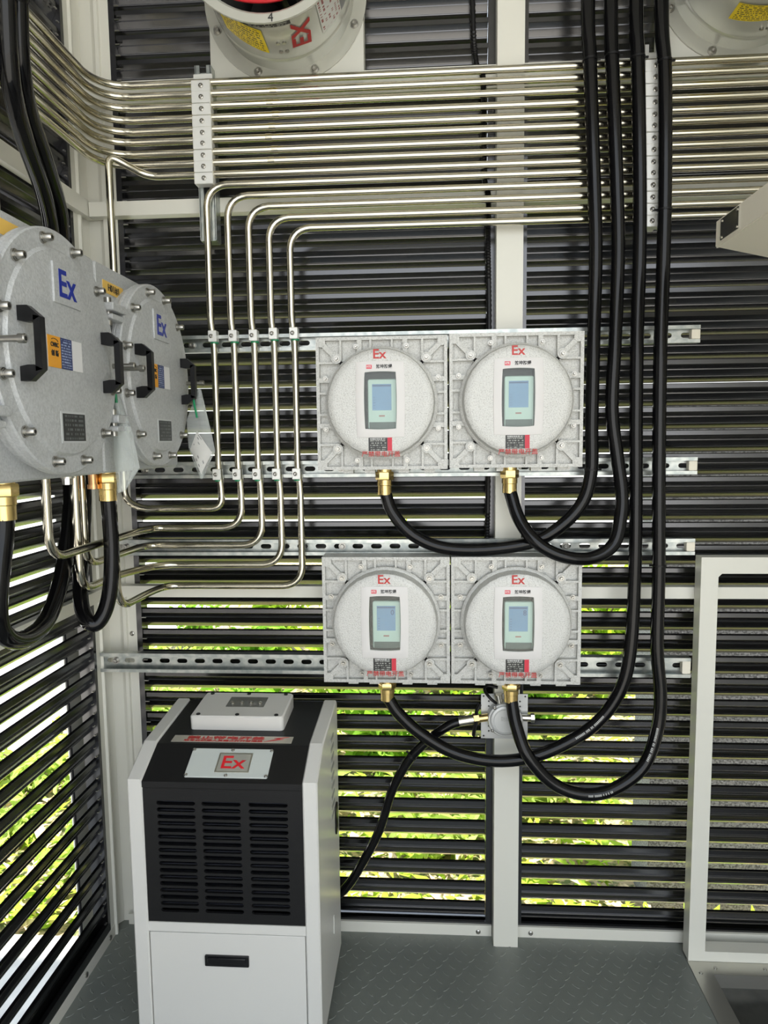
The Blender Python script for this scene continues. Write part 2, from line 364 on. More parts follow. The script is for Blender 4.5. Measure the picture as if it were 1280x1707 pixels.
# ---- left wall
fr = B().box(XL-0.036, XL, -0.078, -0.066, 0.0, ZC).box(XL-0.010, XL, -2.3, -0.078, 0.028, 0.050).box(XL-0.036, XL-0.028, -2.3, -0.078, 0.0, 0.05)
for y in (-1.45, -2.3): fr.box(XL-0.036, XL, y, y+0.03, 0, ZC)
wl = struct('wall_left', fr, DARK, 'dark slatted louvre wall behind the grey cabinets', smooth=False)
me = slat_mesh('y', -2.27, -0.0785, 1); k = 0
while 0.052+k*PITCH < ZC-0.06:
    obj('slat', me, DARK, wl, (XL-0.0035, 0, 0.052+k*PITCH)); k += 1
b = B()
for k in range(50):
    z = 0.052+k*PITCH
    for dz, y in ((0.006, -0.088), (0.030, -0.094)): b.box(XL-0.003, XL+0.0005, y-0.004, y+0.004, z+dz, z+dz+0.002)
tag(obj('slat_clips', b, BOLT, wl, smooth=False), kind='stuff')
for z0, z1 in ((0.838, 0.865), (1.708, 1.744)):
    obj('rail', B().box(XL, -0.762, -2.3, 0.0, z0, z1), WHITE, wl, smooth=False)
obj('stay_rod', B().cyl((XL-0.04, -0.128, 0.02), (XL-0.04, -0.128, 0.80), 0.003, n=8), BLACK, wl)
struct('baseboard_left', B().box(XL-0.006, XL+0.001, -2.3, -0.04, 0.0, 0.028), WHITE, 'pale steel base channel along the slatted left wall', smooth=False)
pieces('screw', [B().cyl((XL+0.001, y, 0.014), (XL+0.004, y, 0.014), 0.006, n=10) for y in (-0.195, -0.075)], BOLT, bpy.data.objects['baseboard_left'])

# ================================================================== OUTSIDE
struct('ground', B().box(-2.1, 14, 0.38, 7.5, -0.60, -0.352), DIRT, 'sunlit ground of straw and soil outside')
struct('apron', B().box(-8, 9, -9, 0.39, -0.60, -0.34), CONC, 'pale concrete apron around the shelter')
struct('wall_neighbour', B().box(0.705, 3.5, 0.62, 0.8, -0.352, 1.35), STUCCO, 'rough grey stucco wall outside beyond the slats')
struct('plinth', B().box(XL-0.09, XR+0.1, -2.3, 0.06, -0.34, -0.055), CONC, 'low concrete plinth under the shelter floor')
def shrub_mesh(h, r, n, seed, ls):
    rnd = random.Random(seed); b = B(); bs = B()
    stems = []
    for i in range(9):
        a = rnd.uniform(0, 2*PI); rr = r*math.sqrt(rnd.random()); t = Vector((rr*math.cos(a), rr*math.sin(a), h*rnd.uniform(0.6, 1)))
        stems.append(t); bs.tube([(0, 0, 0), t*0.5+Vector((0, 0, h*0.08)), t], 0.005, 5)
    for i in range(n):
        t = rnd.choice(stems); q = rnd.uniform(0.12, 1.0); c = t*q + Vector((rnd.gauss(0, r*0.22), rnd.gauss(0, r*0.22), rnd.gauss(0, h*0.06)))
        c.z = max(c.z, 0.01)
        L = ls*rnd.uniform(0.6, 1.4); Wd = L*rnd.uniform(0.28, 0.42)
        M = Euler((rnd.uniform(-0.9, 0.9), rnd.uniform(-0.9, 0.9), rnd.uniform(0, 2*PI))).to_matrix()
        pts = [(-L, 0, 0), (-L*0.3, -Wd, 0.012), (-L*0.1, 0, -0.004), (-L*0.3, Wd, 0.012), (L*0.45, -Wd*0.7, 0.008), (L*0.45, Wd*0.7, 0.008), (L, 0, -0.02)]
        b.add([c + M @ Vector(p) for p in pts], [(0, 1, 2), (0, 2, 3), (1, 4, 6, 2), (2, 6, 5, 3)])
    return b, bs
variants = []
for i, (h, r, n, ls) in enumerate(((0.70, 0.30, 520, 0.055), (0.48, 0.30, 480, 0.048), (0.24, 0.29, 420, 0.046))):
    lf, st = shrub_mesh(h, r, n, 20+i, ls)
    a = obj('foliage', lf, LEAF[i], smooth=False); c = obj('stems', st, STEM)
    variants.append((a.data, c.data)); bpy.data.objects.remove(a); bpy.data.objects.remove(c)
def shrub(x, y, v, s, label, group):
    t = thing('shrub', label, 'shrub', (x, y, -0.355), random.uniform(0, 6.28), group); t.scale = (s, s, s)
    obj('foliage', variants[v][0], None, t); obj('stems', variants[v][1], None, t)
for x, y, v, s in ((-0.62, 1.15, 2, 1.0), (0.02, 0.98, 2, 0.9), (0.42, 1.35, 2, 1.05), (-0.22, 1.62, 1, 1.0), (-0.90, 1.78, 1, 1.0), (0.50, 2.05, 1, 1.1), (-0.52, 2.40, 0, 0.95), (0.15, 2.68, 0, 1.0), (0.92, 2.75, 0, 1.05), (-1.08, 2.62, 1, 1.0), (-0.25, 3.40, 0, 1.25), (0.62, 3.45, 0, 1.15), (-1.10, 3.45, 0, 0.85), (1.45, 3.50, 0, 1.1)):
    shrub(x, y, v, s, 'bushy lime-green shrub growing outside behind the meter boxes', 'shrubs outside the back slats')
for x, y, v, s in ((-1.25, 0.78, 2, 0.7), (-1.72, 0.85, 2, 0.7), (-1.36, 1.32, 2, 0.8), (-1.82, 1.40, 2, 0.75), (-1.52, 1.92, 2, 0.95), (-1.88, 2.40, 2, 0.75), (-1.62, 2.95, 2, 1.0), (-1.80, 3.60, 1, 0.75)):
    shrub(x, y, v, s, 'low pale-green shrub growing outside past the corner post', 'shrubs outside past the corner')

# low leaf and straw litter on the soil
b = B(); bs = B(); rnd = random.Random(3)
for i in range(5200):
    x, y = rnd.uniform(-2.05, 1.6), 0.42+2.6*rnd.random()**1.5
    if x > 0.66 and 0.55 < y < 0.85: continue
    L = rnd.uniform(0.02, 0.055); Wd = L*rnd.uniform(0.18, 0.5); a = rnd.uniform(0, 2*PI); z = -0.35+rnd.uniform(0.005, 0.075); tl = rnd.uniform(-0.5, 0.7)*L; ca, sa = math.cos(a), math.sin(a)
    pts = [(-L, 0, -tl), (0, -Wd, 0.006), (L, 0, tl), (0, Wd, 0.006)]
    tgt = b if rnd.random() < 0.68 else bs
    tgt.add([(x+u*ca-v_*sa, y+u*sa+v_*ca, max(z+q_, -0.351)) for u, v_, q_ in pts], [(0, 1, 2), (0, 2, 3)])
gr_ = bpy.data.objects['ground']
tag(obj('leaf_litter', b, LEAF[0], gr_, smooth=False), kind='stuff')
tag(obj('straw_litter', bs, mat('straw', (0.50, 0.38, 0.21), 0.9), gr_, smooth=False), kind='stuff')

# ================================================================== STRUTS
YS0, YS1 = -0.041, -0.062           # back and front of the horizontal struts
def strut(name, x0, x1, z0, z1, label, caps=True):
    t = thing(name, label, 'strut', (0, 0, 0), 0, 'slotted struts on the back wall')
    b = B(); h = z1-z0; lip = 0.0075
    P = lambda u, v, d: (u, YS0-0.002+d, v)                   # slotted web at the back
    n = max(1, int((x1-x0)/0.042)); c = (x1-x0)/n
    for i in range(n):
        u0 = x0+i*c; perf_cell(b, u0, u0+c, z0+0.002, z1-0.002, u0+c/2, (z0+z1)/2, 0.0125, 0.0055, P, 0.002)
    b.box(x0, x1, YS1, YS0, z0, z0+0.002).box(x0, x1, YS1, YS0, z1-0.002, z1)
    b.box(x0, x1, YS1, YS1+0.002, z0+0.002, z0+lip).box(x0, x1, YS1, YS1+0.002, z1-lip, z1-0.002)
    obj('channel', b, GALV, t, smooth=False)
    if caps:
        obj('end_cap', B().rbox(x1-0.008, (z0+z1)/2, 0.018, h-0.016, YS0-0.003, YS1+0.003, 0.002, 0.0006), CREAM, t)
    pieces('bolt', [socket_bolt(B(), bx, YS0-0.002, (z0+z1)/2, 0.0055, 0.005) for bx in (x0+0.03, -0.20, 0.17, 0.30)], BOLT, t)
    return t
s1 = strut('slotted_strut', -0.56, 0.5713, 1.400, 1.4365, 'galvanised slotted strut behind the tops of the upper meter boxes')
s2 = strut('slotted_strut', -0.682, 0.574, 1.121, 1.158, 'galvanised slotted strut along the bottoms of the upper meter boxes')
s3 = strut('slotted_strut', -0.735, 0.5745, 0.945, 0.981, 'galvanised slotted strut behind the tops of the lower meter boxes')
s4 = strut('slotted_strut', -0.772, 0.5735, 0.6695, 0.7145, 'galvanised slotted strut behind the bottoms of the lower meter boxes')
# saddle clamps holding the five drop conduits on the two upper struts
RP = 0.0077; YP = -0.071
XD = [-0.472, -0.427, -0.382, -0.338, -0.293]
def saddle(parent, x, z):
    c = B().rbox(x-0.002, z, 0.0185, 0.0245, -0.0615, -0.0815, 0.002, 0.001)
    o = obj('clamp', c, CLAMP, parent)
    b = B(); screw(b, x-0.004, -0.0815, z, 0.0048); obj('screw', b, BOLT, o)
    obj('tape', B().cyl((x, YP, z-0.0155), (x, YP, z-0.0125), RP+0.0015, n=12), GREENT, o)
for i, x in enumerate(XD):
    saddle(s1, x+0.001, 1.432+(0.003 if i > 2 else 0)); saddle(s2, x, 1.130)
# vertical clamp racks
TOPZ = [1.960, 1.9375, 1.9135, 1.889, 1.8655, 1.844, 1.8195, 1.797, 1.773, 1.7515, 1.7275, 1.7035, 1.6795, 1.6565]
def rack(x, n, z_lo, z_hi, label, tail):
    t = thing('conduit_rack', label, 'conduit rack')
    b = B(); w = 0.0165
    for sgn in (-1, 1): b.box(x+sgn*w-0.0015, x+sgn*w+0.0015, -0.062, -0.028, z_lo, z_hi)
    for a, c in ((-w, -w+0.009), (w-0.009, w)): b.box(x+a, x+c, -0.062, -0.060, z_lo, z_hi)
    b.box(x-w, x+w, -0.0305, -0.028, z_lo, z_hi); b.box(x-w, x+w, -0.062, -0.028, z_lo-0.002, z_lo)
    obj('rail', b, GALV if tail else CLAMP, t, smooth=False)
    for k in range(n):
        z = TOPZ[k]
        o = obj('clamp', B().rbox(x, z-0.011, 0.041, 0.0232, -0.0615, -0.0835, 0.0025, 0.001), CLAMP, t)
        s = B(); screw(s, x+0.001, -0.0835, z-0.011, 0.0052); obj('screw', s, BOLT, o)
    obj('clamp_tab', B().rbox(x, TOPZ[0]+0.013, 0.041, 0.018, -0.0615, -0.064, 0.002, 0.0005), CLAMP, t)
    return t
rack(-0.479, 9, 1.640, 2.000, 'upright galvanised rack of nine clamps over the bent conduits', True)
rack(0.458, 14, 1.640, 2.000, 'upright white rack of fourteen clamps among the black hoses', False)

# ================================================================== CONDUITS
CX = -0.706
def conduit(path, label, R=0.05, group='steel conduits', r=RP, extra=None):
    o = obj('steel_conduit', B().tube(fillet(path, R), r, 14), STEEL)
    tag(o, label, 'conduit', group)
    if extra: obj('coupling', extra, STEEL, o)
    return o
ords = ['topmost', 'second', 'third', 'fourth', 'fifth', 'sixth', 'seventh', 'eighth']
for k in range(8):
    z = TOPZ[k]; e = None
    if 0 < k: xs = -0.345+0.004*((k*3) % 5); e = B().cyl((xs, YP, z), (xs+0.014, YP, z), RP+0.0008, n=14)
    conduit([(CX, -1.9, z), (CX, YP, z), (XR-0.01, YP, z)], ords[k]+' straight steel conduit of the stack turning the corner', 0.075, extra=e)
conduit([(-0.668, -0.131, 1.39), (-0.668, -0.122, 1.40), (-0.668, -0.122, 1.800), (-0.640, -0.105, 1.788), (-0.605, YP, 1.773), (XR-0.01, YP, 1.773)], 'steel conduit that dips down the corner behind the grey cabinets', 0.03)
lz = [1.054, 1.010, 0.970, 0.926, 0.877]
plan = [None, [(-0.622, YP), (-0.634, -0.12), (-0.634, -0.500)], [(-0.640, YP), (-0.650, -0.12), (-0.656, -0.335)], [(-0.612, YP), (-0.658, -0.20), (-0.656, -0.360)], [(-0.600, YP), (-0.611, -0.13), (-0.616, -0.293)]]
ol = ['outermost', 'second', 'middle', 'fourth', 'innermost']
for i, x in enumerate(XD):
    top = [(XR-0.01, YP, TOPZ[9+i]), (x-0.006, YP, TOPZ[9+i]), (x-0.006, YP, 1.46), (x, YP, 1.42), (x, YP, 1.14), (x+0.005, YP, 1.10)]
    if i == 0: low = [(x+0.005, YP, lz[0]), (-0.655, YP, lz[0]), (-0.69, YP, lz[0]+0.02), (-0.69, YP, 1.25), (-0.69, -0.128, 1.25)]
    else: low = [(x+0.005, YP, lz[i])]+[(px, py, lz[i]) for px, py in plan[i]]+[(*plan[i][-1], 1.151)]
    conduit(top+low, ol[i]+' of the five steel conduits bent down past the upper meter box', 0.045)
conduit([(-0.63, -0.60, 2.5), (-0.63, -0.60, 1.498)], 'single upright steel conduit entering the top of the nearer grey cabinet')
# black corrugated cable sleeve beside the middle post
path = crom([(0.092, -0.008, 2.6), (0.095, -0.008, 2.13), (0.104, -0.008, 1.998), (0.114, -0.036, 1.97), (0.118, -0.036, 1.90), (0.118, -0.01, 1.86), (0.122, -0.01, 1.76), (0.126, -0.036, 1.73), (0.128, -0.036, 1.69), (0.129, -0.01, 1.63), (0.132, -0.008, 1.456), (0.131, -0.008, 1.10), (0.128, -0.008, 0.93)], 42)
tag(obj('cable_sleeve', B().tube(path, 0.006, 8, rf=lambda i: 0.0066 if i % 2 else 0.0052), BLACK), 'thin black corrugated cable sleeve running down beside the middle post', 'cable')

# ================================================================== METER BOXES
def meter_box():
    t = thing('meter_box', 'x', 'meter box')
    W, H = 0.277, 0.279
    # body: closed tray, raised rim and ribs
    b = B(); h = W/2; g = H/2
    b.box(-h, h, -0.046, 0.0, -g, g)
    rim = 0.007
    b.box(-h, h, -0.058, -0.046, g-rim, g).box(-h, h, -0.058, -0.046, -g, -g+rim).box(-h, -h+rim, -0.058, -0.046, -g+rim, g-rim).box(h-rim, h, -0.058, -0.046, -g+rim, g-rim)
    R = 0.119
    def rib(o, wd):
        c = math.sqrt(R*R-o*o)-0.003
        for s in (-1, 1):
            b.box(o-wd/2, o+wd/2, -0.0575, -0.046, *( (c, g-rim) if s > 0 else (-g+rim, -c)))
            b.box(*((c, h-rim) if s > 0 else (-h+rim, -c)), -0.0575, -0.046, o-wd/2, o+wd/2)
    for o in (0.086, -0.086, 0.0225, -0.0225): rib(o, 0.0045)
    for o in (0.050, -0.046): rib(o, 0.010)
    for sx in (-1, 1):
        for sz in (-1, 1):
            a = Vector((sx*0.082, sz*0.082)); c = Vector((sx*(h-0.011), sz*(g-0.011))); n = Vector((-(c-a).y, (c-a).x)).normalized()*0.005
            b.prism([a+n, a-n, c-n, c+n], 'y', -0.0575, -0.046)
            b.cyl((c.x, -0.046, c.y), (c.x, -0.0585, c.y), 0.010, n=14); b.cyl((sx*0.0945, -0.05, sz*0.0945), (sx*0.0945, -0.061, sz*0.0945), 0.011, n=14)
    for x in (-0.075, -0.028, 0.045, 0.10): b.box(x-0.011, x+0.011, -0.045, -0.02, -g-0.008, -g)
    obj('body', b, CAST, t, smooth=True, angle=0.5)
    # cover: flange, dome with a rectangular window well
    q = sq_params(8); C = lambda r, y: [(disc_map(p)[0]*r, y, disc_map(p)[1]*r) for p in q]
    def RW(w, hh, y, zc=0.004):
        out = []
        for p in q:
            d = disc_map(p); rr = 0.006; out.append((d[0]*rr+p[0]*(w/2-rr), y, zc+d[1]*rr+p[1]*(hh/2-rr)))
        return out
    b = B()
    b.loft([C(R, -0.050), C(R, -0.061), C(R-0.003, -0.063), C(R-0.006, -0.064), C(R-0.0075, -0.090), C(R-0.0095, -0.0945), C(R-0.014, -0.097), C(R-0.022, -0.098), C(0.088, -0.098), RW(0.067, 0.118, -0.098), RW(0.067, 0.118, -0.066)], False, True)
    cov = obj('cover', b, CASTS, t, angle=0.5)
    b = B(); b.loft([RW(0.0666, 0.1176, -0.067), RW(0.0666, 0.1176, -0.0675)]); obj('well_back', b, BLACK, cov)
    b = B(); b.loft([RW(0.0668, 0.1178, -0.067), RW(0.0668, 0.1178, -0.097)], False, False); obj('well_lining', b, BLACK, cov)
    b = B()
    def RB(w, hh, y): return RW(w, hh, y, 0.006)
    b.loft([RB(0.101, 0.156, -0.0978), RB(0.101, 0.156, -0.0996), RB(0.099, 0.154, -0.1), RW(0.0676, 0.1186, -0.1), RW(0.0676, 0.1186, -0.0978)], False, False)
    bz = obj('window_bezel', b, BEZEL, t)
    obj('window_pane', B().loft([RW(0.0672, 0.1182, -0.0985), RW(0.0672, 0.1182, -0.0990)]), GLASS, bz)
    m = obj('meter', B().rbox(0.003, -0.003, 0.060, 0.103, -0.0676, -0.084, 0.004, 0.0015), METER, t)
    panel('screen', SCREEN, m, 0.002, 0.0115, 0.040, 0.054, -0.084)
    panel('button_strip', MBTN, m, 0.003, -0.0465, 0.055, 0.0135, -0.084)
    panel('maker_mark', mat('dull_red', (0.45, 0.20, 0.18), 0.5), m, 0.002, -0.027, 0.012, 0.003, -0.084)
    b2 = B().box(-0.017, 0.021, -0.0848, -0.0846, 0.0335, 0.0365)
    for k in range(5): b2.box(-0.0155, -0.0115, -0.0848, -0.0846, 0.0105-k*0.0055, 0.0115-k*0.0055)
    obj('screen_marks', b2, mat('lcd_dark', (0.07, 0.11, 0.26), 0.3), m, smooth=False)
    # lettering
    lettering('Ex', 0.027, RED, t, 0, -0.0984, 0.0985, 0.0004, width=0.027, height=0.019)
    lg = obj('logo', B().rbox(-0.0225, 0.0725, 0.0115, 0.0082, -0.1, -0.1004, 0.001, 0.0001), PINKRED, t)
    lettering('HYK', 0.0075, WINK, lg, -0.0225, -0.1008, 0.0725, 0.0001, width=0.0095)
    lettering('航坤防爆', 0.0085, INK, t, 0.0085, -0.1004, 0.0725, 0.00015, width=0.0335)
    pl = panel('nameplate', BLKLAB, t, -0.006, -0.0855, 0.039, 0.0275, -0.098)
    lettering('防爆配电装置 ⅡC', 0.0042, WINK, pl, -0.006, -0.0990, -0.0752, 0, width=0.031)
    panel('nameplate_strip', mat('plate_red', (0.65, 0.02, 0.05), 0.4), t, 0.0185, -0.0855, 0.0095, 0.0275, -0.098)
    lettering('严禁带电开盖', 0.0125, RED, t, 0, -0.0984, -0.1065, 0.0001, width=0.080)
    for a in (24, 45, 66):
        for qd in range(4):
            t_ = math.radians(a+90*qd); rr = 0.1335 if a == 45 else 0.1305
            s = B(); socket_bolt(s, rr*math.cos(t_), -0.0575 if a != 45 else -0.061, rr*math.sin(t_), 0.0042 if a == 45 else 0.0036, 0.006, True); obj('bolt', s, BOLT, t)
    return t
proto = meter_box()
def gland(parent, x, y, z0, L, r, m1=BRASS, m2=BRASS, nick=False):
    """hex nut and sleeve hanging down from z0"""
    b = B(); b.lathe([(r*0.95, z0), (r*0.95, z0-L*0.10)], 20, (x, y, 0), 'z')
    b.lathe([(r*1.12, z0-L*0.10), (r*1.2, z0-L*0.14), (r*1.2, z0-L*0.38), (r*1.12, z0-L*0.42)], 6, (x, y, 0), 'z', True, True)
    b.lathe([(r, z0-L*0.42), (r, z0-L*0.62), (r*0.93, z0-L*0.64), (r*0.93, z0-L), (r*0.7, z0-L)], 20, (x, y, 0), 'z')
    return obj('cable_gland', b, m1, parent)
BOXES = [(-0.1015, 1.279, 'silver cast meter box in the upper row beside the five bent conduits', None),
         (0.1795, 1.281, 'silver cast meter box in the upper row beside the black hoses', None),
         (-0.0975, 0.811, 'silver cast meter box in the lower row whose hose crosses the thin hose', '0'),
         (0.1825, 0.811, 'silver cast meter box in the lower row above the round junction box', '8')]
copies = [proto]+[copy_tree(proto) for _ in range(3)]
for i, (x, z, lab, dg) in enumerate(BOXES):
    t = copies[i]
    t.location = (x, YS1, z); tag(t, lab, 'meter box', 'meter boxes on the back wall')
    gx = {0: 0.003, 1: -0.010, 2: 0.0, 3: -0.007}[i]
    gland(t, gx, -0.038, -0.1395, 0.055 if i < 2 else 0.046, 0.0165, BRASS)
    if dg:
        for ch in t.children:
            if ch.name.startswith('meter') and ch.type == 'MESH': lettering(dg, 0.016, mat('lcd_dark', (0.07, 0.11, 0.26), 0.3), ch, 0.0155, -0.0849, 0.024, 0.0002, name='display_digit')

# ================================================================== HOSES ON THE RIGHT
def hose(pts, label, r=0.0138, group='black hoses', n=14, top=None):
    if top: pts = [top]+pts
    return tag(obj('black_hose', B().tube(crom(pts, 8), r, n), HOSE), label, 'hose', group)
def ties(o, pts, r=0.0138):
    for p, d in pts:
        b = B(); p = Vector(p); d = Vector(d).normalized(); b.cyl(p-d*0.002, p+d*0.002, r+0.0012, n=14)
        q = d.cross(Vector((0, 1, 0))); q = q.normalized() if q.length > 0.1 else Vector((1, 0, 0)); b.cyl(p+q*r, p+q*(r+0.007), 0.0025, n=6)
        obj('cable_tie', b, BLACK, o)
h1 = hose([(0.317,-0.105,2.067), (0.323,-0.105,1.954), (0.335,-0.105,1.723), (0.341,-0.105,1.581), (0.340,-0.105,1.412), (0.339,-0.105,1.239), (0.339,-0.105,1.126), (0.314,-0.105,1.052), (0.241,-0.105,0.990), (0.145,-0.105,0.967), (0.036,-0.105,0.967), (-0.036,-0.103,0.995), (-0.081,-0.100,1.044), (-0.0985,-0.100,1.092)], 'black hose looping up to the upper meter box beside the conduits', top=(0.312, -0.105, 2.55))
h2 = hose([(0.362,-0.105,2.064), (0.370,-0.105,1.895), (0.380,-0.105,1.721), (0.386,-0.105,1.580), (0.384,-0.105,1.411), (0.380,-0.105,1.264), (0.393,-0.105,1.163), (0.402,-0.112,1.088), (0.399,-0.120,1.035), (0.383,-0.128,0.978), (0.335,-0.137,0.951), (0.273,-0.145,0.957), (0.222,-0.139,0.985), (0.188,-0.117,1.032), (0.1697,-0.100,1.092)], 'black hose looping up to the upper meter box nearest the hose bundle', top=(0.358, -0.105, 2.55))
h3 = hose([(0.411,-0.105,2.062), (0.417,-0.105,1.950), (0.426,-0.105,1.720), (0.429,-0.105,1.579), (0.428,-0.105,1.410), (0.430,-0.105,1.238), (0.433,-0.105,1.112), (0.435,-0.105,0.920), (0.430,-0.105,0.750), (0.412,-0.105,0.659), (0.368,-0.105,0.588), (0.304,-0.105,0.538), (0.220,-0.105,0.500), (0.134,-0.105,0.490), (0.048,-0.105,0.508), (-0.025,-0.105,0.551), (-0.072,-0.103,0.594), (-0.0975,-0.100,0.632)], 'black hose swinging under the middle post to the lower meter box', top=(0.406, -0.105, 2.55))
h4 = hose([(0.460,-0.105,2.060), (0.470,-0.105,1.925), (0.476,-0.105,1.718), (0.477,-0.105,1.542), (0.476,-0.105,1.361), (0.480,-0.105,1.112), (0.485,-0.105,0.920), (0.486,-0.105,0.750), (0.495,-0.108,0.645), (0.488,-0.112,0.565), (0.456,-0.122,0.488), (0.389,-0.135,0.443), (0.324,-0.142,0.436), (0.260,-0.142,0.460), (0.208,-0.138,0.518), (0.185,-0.118,0.577), (0.1757,-0.100,0.632)], 'black hose with the lowest loop, ending over the round junction box', top=(0.455, -0.105, 2.55))
ties(h1, [((0.323, -0.105, 1.954), (0.06, 0, -1)), ((0.340, -0.105, 1.135), (0, 0, -1))]); ties(h3, [((0.4165, -0.105, 1.954), (0.04, 0, -1))]); ties(h4, [((0.469, -0.105, 1.945), (0.07, 0, -1)), ((0.477, -0.105, 1.66), (0, 0, 1)), ((0.4853, -0.105, 0.93), (0, 0, 1))]); ties(h2, [((0.3665, -0.105, 1.96), (0.05, 0, -1))])
h5 = hose([(-0.235,-0.060,0.126), (-0.201,-0.060,0.153), (-0.169,-0.060,0.203), (-0.123,-0.060,0.294), (-0.090,-0.060,0.397), (-0.047,-0.062,0.475), (0.001,-0.064,0.524), (0.038,-0.065,0.552), (0.064,-0.065,0.5625)], 'thinner black hose from the dehumidifier to the round junction box', r=0.0105, top=(-0.30, -0.060, 0.115))
ties(h5, [((-0.045, -0.0621, 0.4775), (0.7, 0, 0.7))], 0.0105)

HPRINT = mat('hose_print', (0.42, 0.42, 0.40), 0.5)
def hose_print(o, pts, i0, i1, r=0.0138, off=0.35):
    """small pale stamped type along a hose, on the side facing the room"""
    P = crom(pts, 24); b = B(); rnd = random.Random(i0)
    for i in range(i0, i1, 1):
        if rnd.random() < 0.25: continue
        p, q = Vector(P[i]), Vector(P[i+1]); d = (q-p).normalized(); sd = d.cross(Vector((0, -1, 0))).normalized()
        m_ = (p+q)/2; L = (q-p).length*0.32; w_ = 0.0022
        def at(u, v_):
            a = off+v_/r; return m_+d*u+(Vector((0, -1, 0))*math.cos(a)+sd*math.sin(a))*(r+0.0003)
        b.add([at(-L, -w_), at(L, -w_), at(L, w_), at(-L, w_)], [(0, 1, 2, 3)])
    tag(obj('stamped_print', b, HPRINT, o, smooth=False), kind='stuff')
hose_print(h3, [(0.412,-0.105,0.659), (0.368,-0.105,0.588), (0.304,-0.105,0.538), (0.220,-0.105,0.500)], 20, 44)
hose_print(h4, [(0.495,-0.108,0.645), (0.488,-0.112,0.565), (0.456,-0.122,0.488), (0.389,-0.135,0.443), (0.324,-0.142,0.436)], 20, 42)
hose_print(h4, [(0.456,-0.122,0.488), (0.389,-0.135,0.443), (0.324,-0.142,0.436), (0.260,-0.142,0.460)], 24, 44, off=0.2)

# ---- round junction box on a perforated plate
t = thing('junction_box', 'round grey junction box on a perforated plate at the middle post', 'junction box', (0.167, 0, 0.5685))
b = B(); PW = 0.053
Pf = lambda u, v, d: (u, -0.044+d, v)
N = 9; c = 2*PW/N
for i in range(N):
    for j in range(N):
        u, v = -PW+c*(i+0.5), -PW+c*(j+0.5); cor = (i in (0, N-1)) and (j in (0, N-1))
        if (i, j) in ((0, 0), (0, N-1), (N-1, 0), (N-1, N-1)) or (math.hypot(u, v) > 0.036 and abs(abs(u)-abs(v)) < 0.034 and i not in (0, N-1) and j not in (0, N-1)):
            perf_cell(b, u-c/2, u+c/2, v-c/2, v+c/2, u, v, 0.0026, 0.0026, Pf, 0.0025, 2)
        else: b.add([Pf(u-c/2, v-c/2, 0), Pf(u+c/2, v-c/2, 0), Pf(u+c/2, v+c/2, 0), Pf(u-c/2, v+c/2, 0)], [(0, 1, 2, 3)])
obj('mounting_plate', b, JUNC, t, smooth=False)
obj('hole_shade', B().box(-PW, PW, -0.0416, -0.0411, -PW, PW), BLACK, t, smooth=False)  # thin black sheet added so the plate's holes look dark with shade
b = B().lathe([(0.040, -0.044), (0.040, -0.064), (0.038, -0.067)], 32, cap1=True); obj('round_box', b, JUNC, t)
b = B().lathe([(0.034, -0.067), (0.034, -0.072), (0.0325, -0.073), (0.028, -0.073), (0.0275, -0.0722), (0.0265, -0.0722), (0.026, -0.073), (0.0001, -0.0735)], 32); lid = obj('lid', b, JUNC, t)
lettering('防爆', 0.011, mat('cast_mark', (0.40, 0.41, 0.40), 0.5, 0.4), lid, 0, -0.0737, 0.004)
for a in (40, 130, 220, 310):
    s = B(); screw(s, 0.0375*math.cos(math.radians(a)), -0.066, 0.0375*math.sin(math.radians(a)), 0.0045); obj('screw', s, BOLT, t)
b = B().cyl((-0.038, -0.056, 0.002), (-0.060, -0.060, 0.0), 0.009, n=14).cyl((-0.060, -0.060, 0), (-0.072, -0.062, -0.001), 0.0125, n=6); obj('brass_nut', b, BRASS, t)
b = B().cyl((-0.072, -0.062, -0.001), (-0.105, -0.065, -0.006), 0.0110, n=14); obj('sleeve', b, NICKEL, t)
b = B().cyl((0.038, -0.056, 0.002), (0.058, -0.057, 0.002), 0.008, n=12).cyl((0.058, -0.057, 0.002), (0.066, -0.057, 0.002), 0.0105, n=6); obj('plug', b, NICKEL, t)
b = B().cyl((-0.012, -0.056, 0.036), (-0.016, -0.056, 0.056), 0.009, n=12).cyl((0.016, -0.056, 0.036), (0.02, -0.056, 0.056), 0.009, n=12); obj('top_gland', b, NICKEL, t)
b = B().tube(crom([(-0.020, -0.07, 0.040), (-0.034, -0.072, 0.052), (-0.046, -0.06, 0.066), (-0.04, -0.05, 0.074), (-0.016, -0.05, 0.070)], 6), 0.0035, 8).tube(crom([(-0.056, -0.05, 0.03), (-0.064, -0.055, 0.014), (-0.066, -0.07, -0.003), (-0.070, -0.072, -0.02), (-0.072, -0.07, -0.036)], 6), 0.0042, 8)
obj('cable_tie', b, BLACK, t)

